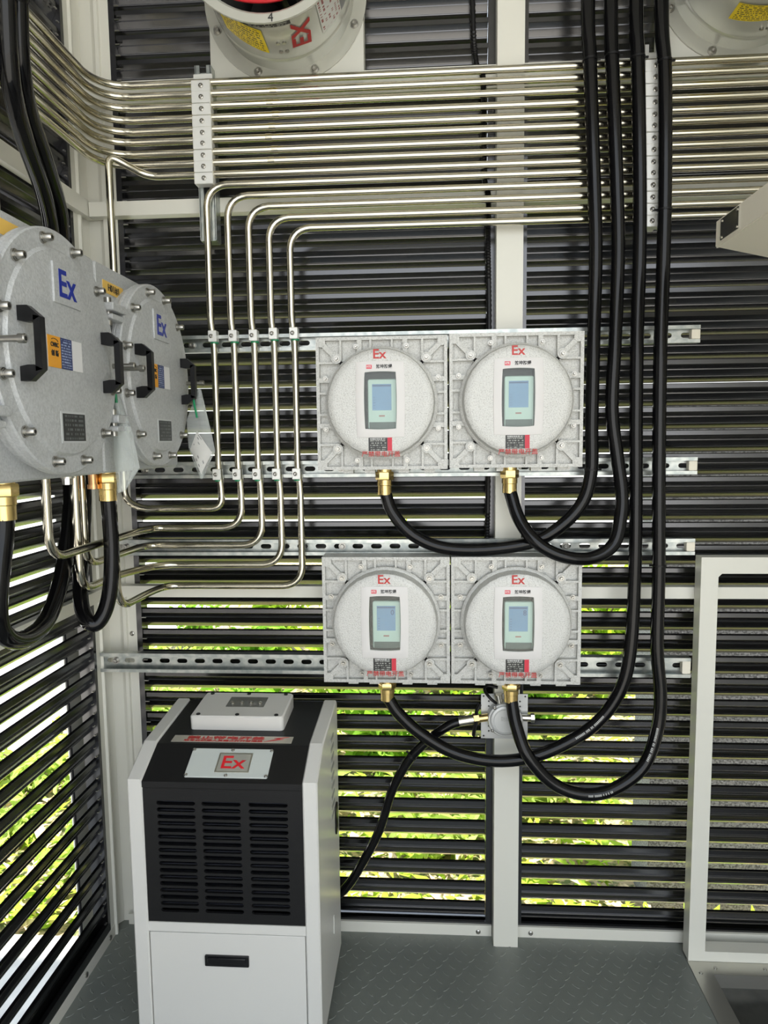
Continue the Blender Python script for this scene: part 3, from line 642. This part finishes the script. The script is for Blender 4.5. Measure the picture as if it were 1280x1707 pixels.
# ================================================================== GREY CABINETS ON THE LEFT WALL
def cabinet(yc, label, sticker, near):
    t = thing('control_cabinet', label, 'cabinet', (-0.542, yc, 1.325), PI/2)      # local -y is the front (world +x), local x is world y
    h = 0.1735
    b = B().rbox(0, 0, 2*h, 2*h, 0.17, 0.0, 0.008, 0.003)
    obj('body', b, CAB, t)
    b = B().lathe([(0.160, 0.0), (0.160, -0.014), (0.167, -0.015), (0.167, -0.019), (0.1655, -0.0205), (0.167, -0.022), (0.167, -0.030), (0.165, -0.032), (0.142, -0.032), (0.140, -0.0335), (0.138, -0.036), (0.136, -0.0365), (0.0001, -0.037)], 64)
    cov = obj('round_door', b, CAB, t, angle=0.5)
    for k in range(12):
        a = math.radians(15+30*k); s = B(); socket_bolt(s, 0.153*math.cos(a), -0.032, 0.153*math.sin(a), 0.0052, 0.010); obj('bolt', s, BOLT, t)
    for sz in (1, -1):
        b = B().rbox(-0.166, sz*0.090+0.006, 0.052, 0.013, -0.002, -0.036, 0.003, 0.001).rbox(-0.170, sz*0.090-0.010, 0.044, 0.009, -0.002, -0.034, 0.004, 0.001)
        hi = obj('hinge', b, CAB, t)
        obj('hinge_pin', B().cyl((-0.176, -0.02, sz*0.090+0.022), (-0.176, -0.02, sz*0.090-0.022), 0.006, n=12), BOLT, hi)
    for sx in (-1, 1):
        x = sx*0.112; b = B(); wv = 0.0058
        yf = -0.037
        for sz in (1, -1): b.prism([(yf, sz*0.046), (yf, sz*0.028), (yf-0.010, sz*0.026), (yf-0.018, sz*0.026), (yf-0.029, sz*0.032), (yf-0.013, sz*0.046)], 'x', x-wv, x+wv)
        b.prism([(yf-0.020, -0.034), (yf-0.029, -0.032), (yf-0.029, 0.032), (yf-0.020, 0.034)], 'x', x-wv, x+wv)
        obj('handle', b, BLACK, t, smooth=False)
        s = B().cyl((sx*0.156, -0.030, 0.0), (sx*0.156, -0.062, 0.0), 0.0042, n=12); socket_bolt(s, sx*0.156, -0.060, 0.0, 0.0058, 0.009, False); obj('jack_screw', s, BOLT, t)
    ex = obj('sign_plate', B().rbox(0.008, 0.094, 0.074, 0.054, -0.0365, -0.0392, 0.001, 0.0006), CAB, t)
    lettering('Ex', 0.05, BLUE, ex, 0.008, -0.0396, 0.095, 0.0008, width=0.047, height=0.037)
    st = obj('sticker', B().box(-0.050, -0.018, -0.0378, -0.0368, -0.021, 0.021), ORANGE, t, smooth=False)
    lettering('CWBC', 0.0085, INK, st, -0.034, -0.0382, 0.009, 0.0002, width=0.020); obj('swoosh', B().tube([(-0.034+0.010*math.cos(a), -0.0380, 0.0125+0.005*math.sin(a)) for a in [0.3+0.3*i for i in range(8)]], 0.0005, 5), INK, st)
    lettering('创 新', 0.0085, INK, st, -0.034, -0.0382, -0.0025, 0.0002, width=0.019)
    panel('sticker_text', NAVY, st, -0.0025, 0.0, 0.031, 0.042, -0.0368, 0.001)
    panel('sticker_blank', PAPER, st, 0.0275, 0.0, 0.029, 0.042, -0.0368, 0.001)
    obj('nameplate_border', B().box(-0.026, 0.043, -0.0372, -0.0362, -0.123, -0.079), mat('sign_grey', (0.60, 0.62, 0.62), 0.45), t, smooth=False)
    panel('nameplate', PLATE, t, 0.0095, -0.101, 0.062, 0.038, -0.0371, 0.0008)
    if sticker:
        ys = obj('tape_label', B().box(-0.148, -0.070, -0.0008, 0.0, 0.128, 0.148), YEL, t, smooth=False)
        lettering('H01/#1', 0.016, INK, ys, -0.109, -0.0013, 0.138, 0.0002, width=0.042)
    else:
        obj('tape_label', B().box(-0.10, -0.030, -0.0008, 0.0, 0.142, 0.162), YEL, t, smooth=False)
    return t
c2 = cabinet(-0.305, 'grey round-door cabinet near the corner post with a yellow tape label', True, False)
c1 = cabinet(-0.655, 'larger-looking grey round-door cabinet whose hose loops lowest along the left wall', False, True)
c1['label'] = 'grey round-door cabinet with the upright conduit entering its top'
for c in (c1, c2): c['group'] = 'grey cabinets on the left wall'
# glands and plugs in local coordinates (local x = world y offset, local y = -(world x + 0.542))
gland(c1, 0.002, 0.070, -0.174, 0.058, 0.0175, BRASS)
gland(c2, -0.017, 0.070, -0.174, 0.058, 0.0175, BRASS)
b = B().cyl((-0.036, 0.088, -0.172), (-0.036, 0.088, -0.200), 0.0085, n=14).cyl((-0.036, 0.088, -0.200), (-0.036, 0.088, -0.208), 0.0105, n=14); obj('small_gland', b, COPPER, c2)
b = B().cyl((0.148, 0.05, -0.172), (0.148, 0.05, -0.180), 0.011, n=14).cyl((0.148, 0.05, -0.180), (0.148, 0.05, -0.190), 0.009, n=8); obj('drain_plug', b, NICKEL, c1)
for o, x in ((c1, 0.0), (c2, 0.0)):            # wall brackets behind the cabinets
    b = B()
    for sx in (-1, 1): b.box(sx*0.155-0.012, sx*0.155+0.012, 0.168, 0.2195, 0.10, 0.165).box(sx*0.155-0.012, sx*0.155+0.012, 0.168, 0.2195, -0.10, -0.135)
    obj('wall_bracket', b, CAB, o, smooth=False)
# left hoses: down in front of the conduits, behind the cabinets, then looping up into the glands
la = [(-0.600,-0.585,1.90), (-0.605,-0.581,1.837), (-0.615,-0.566,1.763), (-0.625,-0.542,1.724), (-0.650,-0.471,1.689), (-0.690,-0.350,1.651), (-0.728,-0.258,1.606), (-0.738,-0.240,1.52), (-0.738,-0.246,1.35), (-0.736,-0.252,1.20),
      (-0.715,-0.264,1.125), (-0.700,-0.301,1.062), (-0.685,-0.356,0.988), (-0.665,-0.423,0.940), (-0.645,-0.502,0.906), (-0.630,-0.581,0.900), (-0.620,-0.641,0.913), (-0.615,-0.676,0.938), (-0.612,-0.684,0.975), (-0.611,-0.676,1.017), (-0.612,-0.660,1.066), (-0.612,-0.653,1.105)]
lb = [(-0.600,-0.552,1.92), (-0.605,-0.549,1.855), (-0.615,-0.534,1.778), (-0.635,-0.485,1.733), (-0.665,-0.390,1.698), (-0.708,-0.262,1.655), (-0.735,-0.206,1.604), (-0.738,-0.200,1.52), (-0.738,-0.200,1.35), (-0.736,-0.202,1.20),
      (-0.715,-0.208,1.125), (-0.700,-0.254,1.008), (-0.690,-0.292,0.942), (-0.670,-0.332,0.891), (-0.650,-0.351,0.866), (-0.635,-0.349,0.860), (-0.622,-0.339,0.881), (-0.612,-0.331,0.926), (-0.610,-0.322,0.994), (-0.611,-0.321,1.064), (-0.612,-0.322,1.105)]
hose(la, 'black hose behind the grey cabinets looping to the brass gland under the nearer one', r=0.0145, top=(-0.59, -0.60, 2.5), group='black hoses by the cabinets')
hl = hose(lb, 'black hose behind the grey cabinets with a tight loop beside the corner post', r=0.0145, top=(-0.59, -0.565, 2.5), group='black hoses by the cabinets')

# ---- clear bags with papers hung on the door handles
def bag(pts, label, doc):
    """pts: outline from the hanging point downwards, two layers with a slight belly"""
    t = thing('document_bag', label, 'bag')
    n = len(pts[0]); bb = B()
    L = []
    for s in (-1, 1):
        rows = []
        for (l, r) in zip(*pts):
            l = Vector(l); r = Vector(r); row = []
            for k in range(9):
                u = k/8; p_ = l.lerp(r, u); p_.y += math.sin(PI*u)*0.006*s + 0.002*math.sin(7*u+110*p_.z)*math.sin(PI*u); row.append(p_)
            rows.append(row)
        vs = [p_ for row in rows for p_ in row]; m_ = len(rows)
        bb.add(vs, [(i*9+k, i*9+k+1, (i+1)*9+k+1, (i+1)*9+k) for i in range(m_-1) for k in range(8)])
    obj('bag_film', bb, BAG, t, angle=3)
    return t
t = bag(([(-0.523, -0.47, 1.300), (-0.528, -0.47, 1.28), (-0.526, -0.472, 1.24), (-0.527, -0.475, 1.18), (-0.523, -0.475, 1.118)], [(-0.519, -0.47, 1.300), (-0.513, -0.468, 1.275), (-0.497, -0.466, 1.22), (-0.487, -0.466, 1.160), (-0.512, -0.47, 1.122)]), 'narrow clear plastic bag hung between the two grey cabinets', False)
obj('zip_strip', B().tube([(-0.521, -0.474, 1.312), (-0.520, -0.475, 1.292), (-0.517, -0.477, 1.268)], 0.0025, 6), GREENT, t)
t = bag(([(-0.475, -0.185, 1.311), (-0.488, -0.185, 1.278), (-0.501, -0.185, 1.248), (-0.499, -0.185, 1.192), (-0.49, -0.185, 1.161), (-0.476, -0.185, 1.126)], [(-0.468, -0.185, 1.309), (-0.458, -0.185, 1.26), (-0.45, -0.185, 1.223), (-0.443, -0.185, 1.183), (-0.458, -0.185, 1.155), (-0.471, -0.185, 1.126)]), 'clear plastic bag with a printed card hung beside the bent conduits', True)
b = B(); q = [(-0.480, 1.225), (-0.4955, 1.188), (-0.4745, 1.136), (-0.450, 1.180)]
b.add([(p_[0], -0.1845, p_[1]) for p_ in q]+[(p_[0], -0.1855, p_[1]) for p_ in q], [(0, 1, 2, 3), (7, 6, 5, 4), (0, 4, 5, 1), (1, 5, 6, 2), (2, 6, 7, 3), (3, 7, 4, 0)])
obj('card', b, PAPDOC, t, smooth=False, uv=[(0, 1), (0, 0), (1, 0), (1, 1)]*2)
obj('zip_strip', B().tube([(-0.484, -0.193, 1.305), (-0.480, -0.193, 1.275), (-0.476, -0.193, 1.252)], 0.0022, 6), GREENT, t)

# ================================================================== DEHUMIDIFIER
def dehumidifier():
    X0, X1, YFr, YB = -0.575, -0.212, -0.383, -0.095
    t = thing('dehumidifier', 'white and black dehumidifier standing on the floor by the corner post', 'dehumidifier', ((X0+X1)/2, (YFr+YB)/2, 0))
    w = (X1-X0)/2; d = (YB-YFr)/2; sw = 0.0285
    prof = [(-d, 0.035), (-d, 0.570), (-d+0.085, 0.609), (d-0.006, 0.623), (d, 0.617), (d, 0.035)]
    for s in (-1, 1):
        x0, x1 = (w-sw, w) if s > 0 else (-w, -w+sw)
        b = B(); ch = 0.0025
        def ins(pr, e):
            c = Vector((0, 0.33)); return [(p_[0]-math.copysign(e, p_[0]), p_[1]-(e if p_[1] > 0.3 else -e)) for p_ in pr]
        b.loft([[(x0, *p_) for p_ in ins(prof, ch)], [(x0+ch, *p_) for p_ in prof], [(x1-ch, *p_) for p_ in prof], [(x1, *p_) for p_ in ins(prof, ch)]])
        sp = obj('side_panel', b, DEHW, t, angle=0.3)
        if s > 0:
            b = B()
            for k in range(9):
                z = 0.575-k*0.021
                for y in (0.045,): b.box(x1, x1+0.0012, y-0.012, y+0.03, z-0.0075, z)
            obj('side_vent', b, mat('vent_grey', (0.35, 0.35, 0.33), 0.5), sp, smooth=False)
            b = B().rbox(0, 0, 0.03, 0.07, 0, -0.003, 0.012, 0.001); obj('side_grip', b, BLACK, sp, (x1+0.0002, 0.095, 0.37), (0, 0, PI/2))
            obj('side_latch', B().rbox(0, 0, 0.010, 0.04, 0, -0.002, 0.004, 0.0006), DEHW, sp, (x1+0.0002, 0.03, 0.165), (0, 0, PI/2))
    iw = w-sw
    # interior block, dark, behind the grille
    obj('inner_case', B().box(-iw, iw, -d+0.03, d-0.01, 0.04, 0.565), BLACK, t, smooth=False)
    b = B()
    for k in range(24): z = 0.31+k*0.009; b.box(-iw+0.01, iw-0.01, -d+0.020, -d+0.029, z, z+0.0018)
    obj('fins', b, mat('fin_alu', (0.05, 0.055, 0.075), 0.4, 0.6), t, smooth=False)
    # slotted black front grille
    z0, z1 = 0.283, 0.552; b = B(); P = lambda u, v, dd: (u, -d+0.004+dd, v)
    cols = [(-iw+0.020, -iw+0.106), (-iw+0.106, -iw+0.194), (-iw+0.194, -iw+0.286)]
    zs0, zs1 = 0.3005, 0.5295; n = 17; c = (zs1-zs0)/n
    for cu0, cu1 in cols:
        for k in range(n): perf_cell(b, cu0, cu1, zs0+k*c, zs0+(k+1)*c, (cu0+cu1)/2, zs0+(k+0.5)*c, 0.0375, 0.0042, P, 0.006)
    F = lambda u0, u1, v0, v1: b.add([P(u0, v0, 0), P(u1, v0, 0), P(u1, v1, 0), P(u0, v1, 0)], [(0, 1, 2, 3)])
    F(-iw, iw, z0, zs0); F(-iw, iw, zs1, z1); F(-iw, cols[0][0], zs0, zs1); F(cols[2][1], iw, zs0, zs1)
    obj('front_grille', b, PCOAT, t, smooth=False)
    # sloped black top with folded front lip
    top = [(-d+0.001, 0.554), (-d+0.001, 0.566), (-d+0.084, 0.6045), (d-0.004, 0.619), (d-0.004, 0.602), (-d+0.09, 0.588), (-d+0.02, 0.554)]
    obj('top_cover', B().prism(top, 'x', -iw, iw), PCOAT, t, smooth=False)
    obj('middle_rail', B().box(-iw, iw, -d+0.002, -d+0.03, 0.264, 0.283), DEHW, t, smooth=False)
    dr = obj('tank_drawer', B().rbox(0, 0.1495, 2*iw-0.003, 0.224, -d+0.03, -d+0.003, 0.002, 0.001), DEHW, t)
    obj('handle', B().rbox(-0.001, 0.208, 0.086, 0.022, -d+0.0031, -d-0.001, 0.002, 0.0005).rbox(-0.001, 0.2105, 0.074, 0.011, -d-0.001, -d-0.004, 0.002, 0.001), BLACKG, dr)
    obj('underframe', B().box(-w+0.01, w-0.01, -d+0.012, d-0.01, 0.03, 0.045), BLACK, t, smooth=False)
    for sx in (-1, 1):
        for sy in (-1, 1):
            x, y = sx*(w-0.04), sy*(d-0.04)
            obj('caster', B().cyl((x-0.009, y, 0.0165), (x+0.009, y, 0.0165), 0.0165, n=16).box(x-0.012, x+0.012, y-0.008, y+0.008, 0.018, 0.035), BLACK, t)
    # sloped sign plate: local frame on the slope
    def slope(y0, z0_, y1, z1_):
        e = bpy.data.objects.new('plane', None); v = Vector((0, y1-y0, z1_-z0_)).normalized()
        return v, Vector((0, y0, z0_))
    import mathutils
    v, o0 = slope(-d+0.001, 0.566, -d+0.084, 0.6045); ang = math.atan2(v.z, v.y)
    def on_slope(name, bb, m, s, parent=None, off=0.0):
        nrm = Vector((0, -v.z, v.y)); p_ = o0+v*s+nrm*off
        return obj(name, bb, m, parent or t, p_, (ang-PI/2, 0, 0))     # built in the xz plane facing -y, z running up the slope
    pl = on_slope('sign_plate', B().rbox(0.005, 0.0, 0.160, 0.068, 0.0, -0.0022, 0.003, 0.0006), mat('plate_pale', (0.62, 0.66, 0.63), 0.4), 0.045)
    obj('sign_frame', B().rbox(0.014, 0, 0.066, 0.046, -0.0022, -0.0032, 0.001, 0.0003), mat('sign_metal', (0.42, 0.41, 0.34), 0.35, 0.7), pl)
    obj('sign_field', B().rbox(0.014, 0, 0.060, 0.040, -0.0032, -0.0035, 0.001, 0.0002), mat('sign_field', (0.50, 0.50, 0.44), 0.4, 0.4), pl)
    lettering('Ex', 0.045, mat('sign_red', (0.75, 0.02, 0.03), 0.4), pl, 0.0145, -0.0040, 0, 0.0004, width=0.046, height=0.029)
    pieces('screw', [screw(B(), sx, -0.0022, sz, 0.0035) for sx in (-0.072, 0.005, 0.082) for sz in (-0.030, 0.030)], BOLT, pl)
    v, o0 = slope(-d+0.084, 0.6045, d-0.004, 0.619); ang = math.atan2(v.z, v.y)
    ws = on_slope('warning_strip', B().box(-0.128, 0.116, -0.0008, 0, -0.013, 0.013), mat('strip_metal', (0.58, 0.55, 0.47), 0.4, 0.3), 0.020)
    lettering('禁止带电开盖', 0.019, RED, ws, -0.020, -0.0012, 0.004, 0.0006, width=0.158, height=0.0125)
    lettering('非专业维修人员禁止打开防爆盖', 0.009, RED, ws, -0.023, -0.0012, -0.0075, 0.0002, width=0.160, height=0.007)
    obj('lightning_mark', B().prism([(0.060, -0.010), (0.098, 0.001), (0.086, 0.0025), (0.108, 0.0105), (0.078, 0.0055), (0.086, 0.0035)], 'y', -0.0008, -0.0014), RED, ws, smooth=False)
    bx = on_slope('control_box', B().rbox(-0.008, 0, 0.196, 0.118, 0.001, -0.030, 0.008, 0.003), DEHW, 0.118)
    obj('box_window', B().rbox(-0.002, 0.010, 0.082, 0.048, -0.030, -0.0306, 0.002, 0.0002), mat('smoke_window', (0.16, 0.16, 0.14), 0.12), bx)
    pieces('indicator', [B().lathe([(0.0042, -0.0306), (0.0040, -0.0345), (0.0001, -0.0350)], 10, (-0.032+k*0.020, 0, 0.002)) for k in range(4)], NICKEL, bx)
    pieces('corner_screw', [B().lathe([(0.0045, -0.030), (0.0042, -0.0316), (0.0001, -0.0316)], 10, (sx, 0, sz)) for sx in (-0.090, -0.008, 0.074) for sz in (-0.050, 0.050)], BLACK, bx)
    return t
dehumidifier()

# ================================================================== WHITE RACK FRAME AT THE RIGHT
t = thing('steel_rack', 'white square-tube rack frame standing on the metal sill', 'rack', (0.60, -0.05, 0))
y0, y1 = -0.018, 0.017
for x in (-0.013, 0.78):
    obj('leg', B().box(x, x+0.037, y0, y1, 0.002, 0.941), WHITE, t, smooth=False)
obj('top_rail', B().box(0.024, 0.78, y0, y1, 0.905, 0.941), WHITE, t, smooth=False)
obj('bottom_rail', B().box(0.024, 0.78, y0, y1, 0.002, 0.026), WHITE, t, smooth=False)
obj('gusset', B().prism([(0.024, 0.905), (0.032, 0.905), (0.024, 0.897)], 'y', y0+0.001, y1), WHITE, t, smooth=False)

# ================================================================== CREAM HOOD AT THE UPPER RIGHT
t = thing('metal_hood', 'cream angular metal hood on the side wall with a small metal plate', 'hood', (0.487, -0.35, 1.523))
b = B(); Lh = -0.62
prof = [(0.0, 0.0), (0.0, 0.041), (0.06, 0.075), (XR-0.487, 0.075), (XR-0.487, -0.055), (0.26, -0.060)]
b.loft([[(x, 0.0, z) for x, z in prof], [(x, Lh, z) for x, z in prof]])
obj('housing', b, CREAM, t, smooth=False)
obj('lower_flange', B().box(0.001, 0.0035, Lh, -0.001, -0.0025, 0.0), CREAM, t, smooth=False)
pl = obj('metal_plate', B().box(-0.0015, 0.0, -0.092, -0.022, 0.004, 0.0385), PLATEG, t, smooth=False)
pieces('rivet', [B().cyl((-0.0015, y, z), (-0.003, y, z), 0.0022, n=8) for y in (-0.027, -0.087) for z in (0.008, 0.0345)], BOLT, pl)

# ================================================================== AXIAL FANS
def fan(xc, zc, label, full):
    t = thing('axial_fan', label, 'fan', (xc, 0, zc), 0, 'axial fans high on the back wall')
    pw = 0.166
    q = sq_params(8); sq = lambda y: [(p_[0]*pw, y, p_[1]*pw) for p_ in q]; ci = lambda r, y: [(disc_map(p_)[0]*r, y, disc_map(p_)[1]*r) for p_ in q]
    obj('mounting_plate', B().loft([sq(-0.0285), sq(-0.036), ci(0.135, -0.036), ci(0.135, -0.0285)], False, False), FANW, t, angle=0.4)
    obj('standoff', B().box(-pw, -pw+0.02, -0.0285, 0, -pw+0.03, pw).box(pw-0.02, pw, -0.0285, 0, -pw+0.03, pw), FANW, t, smooth=False)
    obj('flange_ring', B().lathe([(0.140, -0.036), (0.174, -0.036), (0.174, -0.040), (0.140, -0.040)], 56), FANP, t)
    b = B().lathe([(0.140, -0.02), (0.147, -0.040), (0.147, -0.238), (0.150, -0.241), (0.1655, -0.242), (0.1665, -0.245), (0.1655, -0.248), (0.150, -0.248), (0.1455, -0.244), (0.1445, -0.02)], 64); b.lathe([(0.147, -0.07), (0.1482, -0.073), (0.1482, -0.082), (0.147, -0.085)], 64)
    cas = obj('casing', b, FANP, t)
    for k in range(8):
        a = math.radians(22.5+45*k); s = B(); socket_bolt(s, 0.160*math.cos(a), -0.040, 0.160*math.sin(a), 0.006, 0.005); obj('bolt', s, BOLT, t)
    obj('hub', B().lathe([(0.0001, -0.215), (0.05, -0.215), (0.056, -0.205), (0.056, -0.07)], 32, cap1=True), BLACK, t)
    for k in range(7):
        a = 2*PI*k/7; b = B(); n1 = []; 
        L = []
        for r in (0.054, 0.095, 0.138):
            tw = 0.75-(r-0.054)*3.5; ca, sa = math.cos(a), math.sin(a); row = []
            for u in (-0.035, 0, 0.035):
                uu = u*math.cos(tw)*(0.7+r*3); yy = -0.12+u*math.sin(tw)*1.3; row.append((r*ca-uu*sa, yy, r*sa+uu*ca))
            L.append(row+[(p_[0], p_[1]+0.003, p_[2]) for p_ in row[::-1]])
        obj('blade', B().loft(L), BLACK, t)
    for a in (0, 90, 180, 270): b = B(); b.cyl((0.05*math.cos(math.radians(a+30)), -0.205, 0.05*math.sin(math.radians(a+30))), (0.146*math.cos(math.radians(a+30)), -0.205, 0.146*math.sin(math.radians(a+30))), 0.006, n=8); obj('motor_strut', b, BLACK, t)
    b = B().tube(crom([(-0.13, -0.215, -0.05), (-0.08, -0.226, -0.098), (-0.02, -0.230, -0.116), (0.04, -0.226, -0.108), (0.10, -0.218, -0.07)], 8), 0.004, 8); obj('wire', b, REDW, t); b = B()
    b.tube(crom([(-0.11, -0.20, -0.03), (-0.05, -0.21, -0.085), (0.0, -0.21, -0.10), (0.06, -0.205, -0.08)], 8), 0.004, 8); obj('wire', b, REDW, t)
    # labels wrapped on the casing: angle measured from straight down, y along the axis
    def wrap(name, m, a0, a1, y0_, y1_, r=0.1486, skew=0.0, rot=False):
        n = 10; b = B(); vs = []; uv = []
        for i in range(n+1):
            u = i/n
            for j in (0, 1):
                vv = j; a = math.radians(a0+(a1-a0)*u); y = (y0_ if j == 0 else y1_)+skew*(u-0.5)
                vs.append((r*math.sin(a), y, -r*math.cos(a))); uv.append((vv, u) if rot else (u, vv))
        b.add(vs, [(2*i, 2*i+1, 2*i+3, 2*i+2) for i in range(n)])
        return obj(name, b, m, cas, uv=uv)
    def wrap_text(body, size, a_c, y_c, m, turn, width, r=0.1489):
        me = text_mesh(body, size, 0.0015, 0.0, 'CENTER', width)
        for v_ in me.vertices:
            u, q_ = v_.co.x, v_.co.y
            ct, st = math.cos(turn), math.sin(turn); U = u*ct-q_*st; V = u*st+q_*ct
            a = math.radians(a_c)+U/r; v_.co = (r*math.sin(a), y_c-V, -r*math.cos(a))
        me.materials.clear(); me.materials.append(m); me.update(); obj('lettering', me, m, cas)
    if full:
        wrap('yellow_label', YELLOW, -42, -8, -0.125, -0.205, skew=0.03)
        wrap('nameplate', BLKLAB, -20, 16, -0.202, -0.232)
        wrap_text('EX', 0.055, 22, -0.158, REDP, PI/2-0.12, 0.078)
        wrap('paper_label', PAPLAB, 38, 60, -0.115, -0.222, rot=True); wrap('label_strip', mat('strip_grey', (0.25, 0.25, 0.25), 0.5), 60.5, 69, -0.115, -0.222)
        lettering('4', 0.022, INK, cas, 0.012, -0.2485, -0.157, 0)
    else:
        wrap('yellow_label', YELLOW, -26, 8, -0.14, -0.19, skew=-0.02)
        wrap('nameplate', BLKLAB, 14, 50, -0.205, -0.228)
    for y in (-0.115, -0.145):
        for dx in (-0.006, 0.006):
            a = math.radians(4)+dx/0.147; obj('rivet', B().cyl((0.1468*math.sin(a), y, -0.1468*math.cos(a)), (0.150*math.sin(a), y, -0.150*math.cos(a)), 0.004, n=8), BOLT, cas)
fan(-0.303, 2.14, 'grey axial fan marked with red letters above the conduit bend', True)
fan(0.645, 2.14, 'grey axial fan beside the hanging black hoses, yellow label underneath', False)
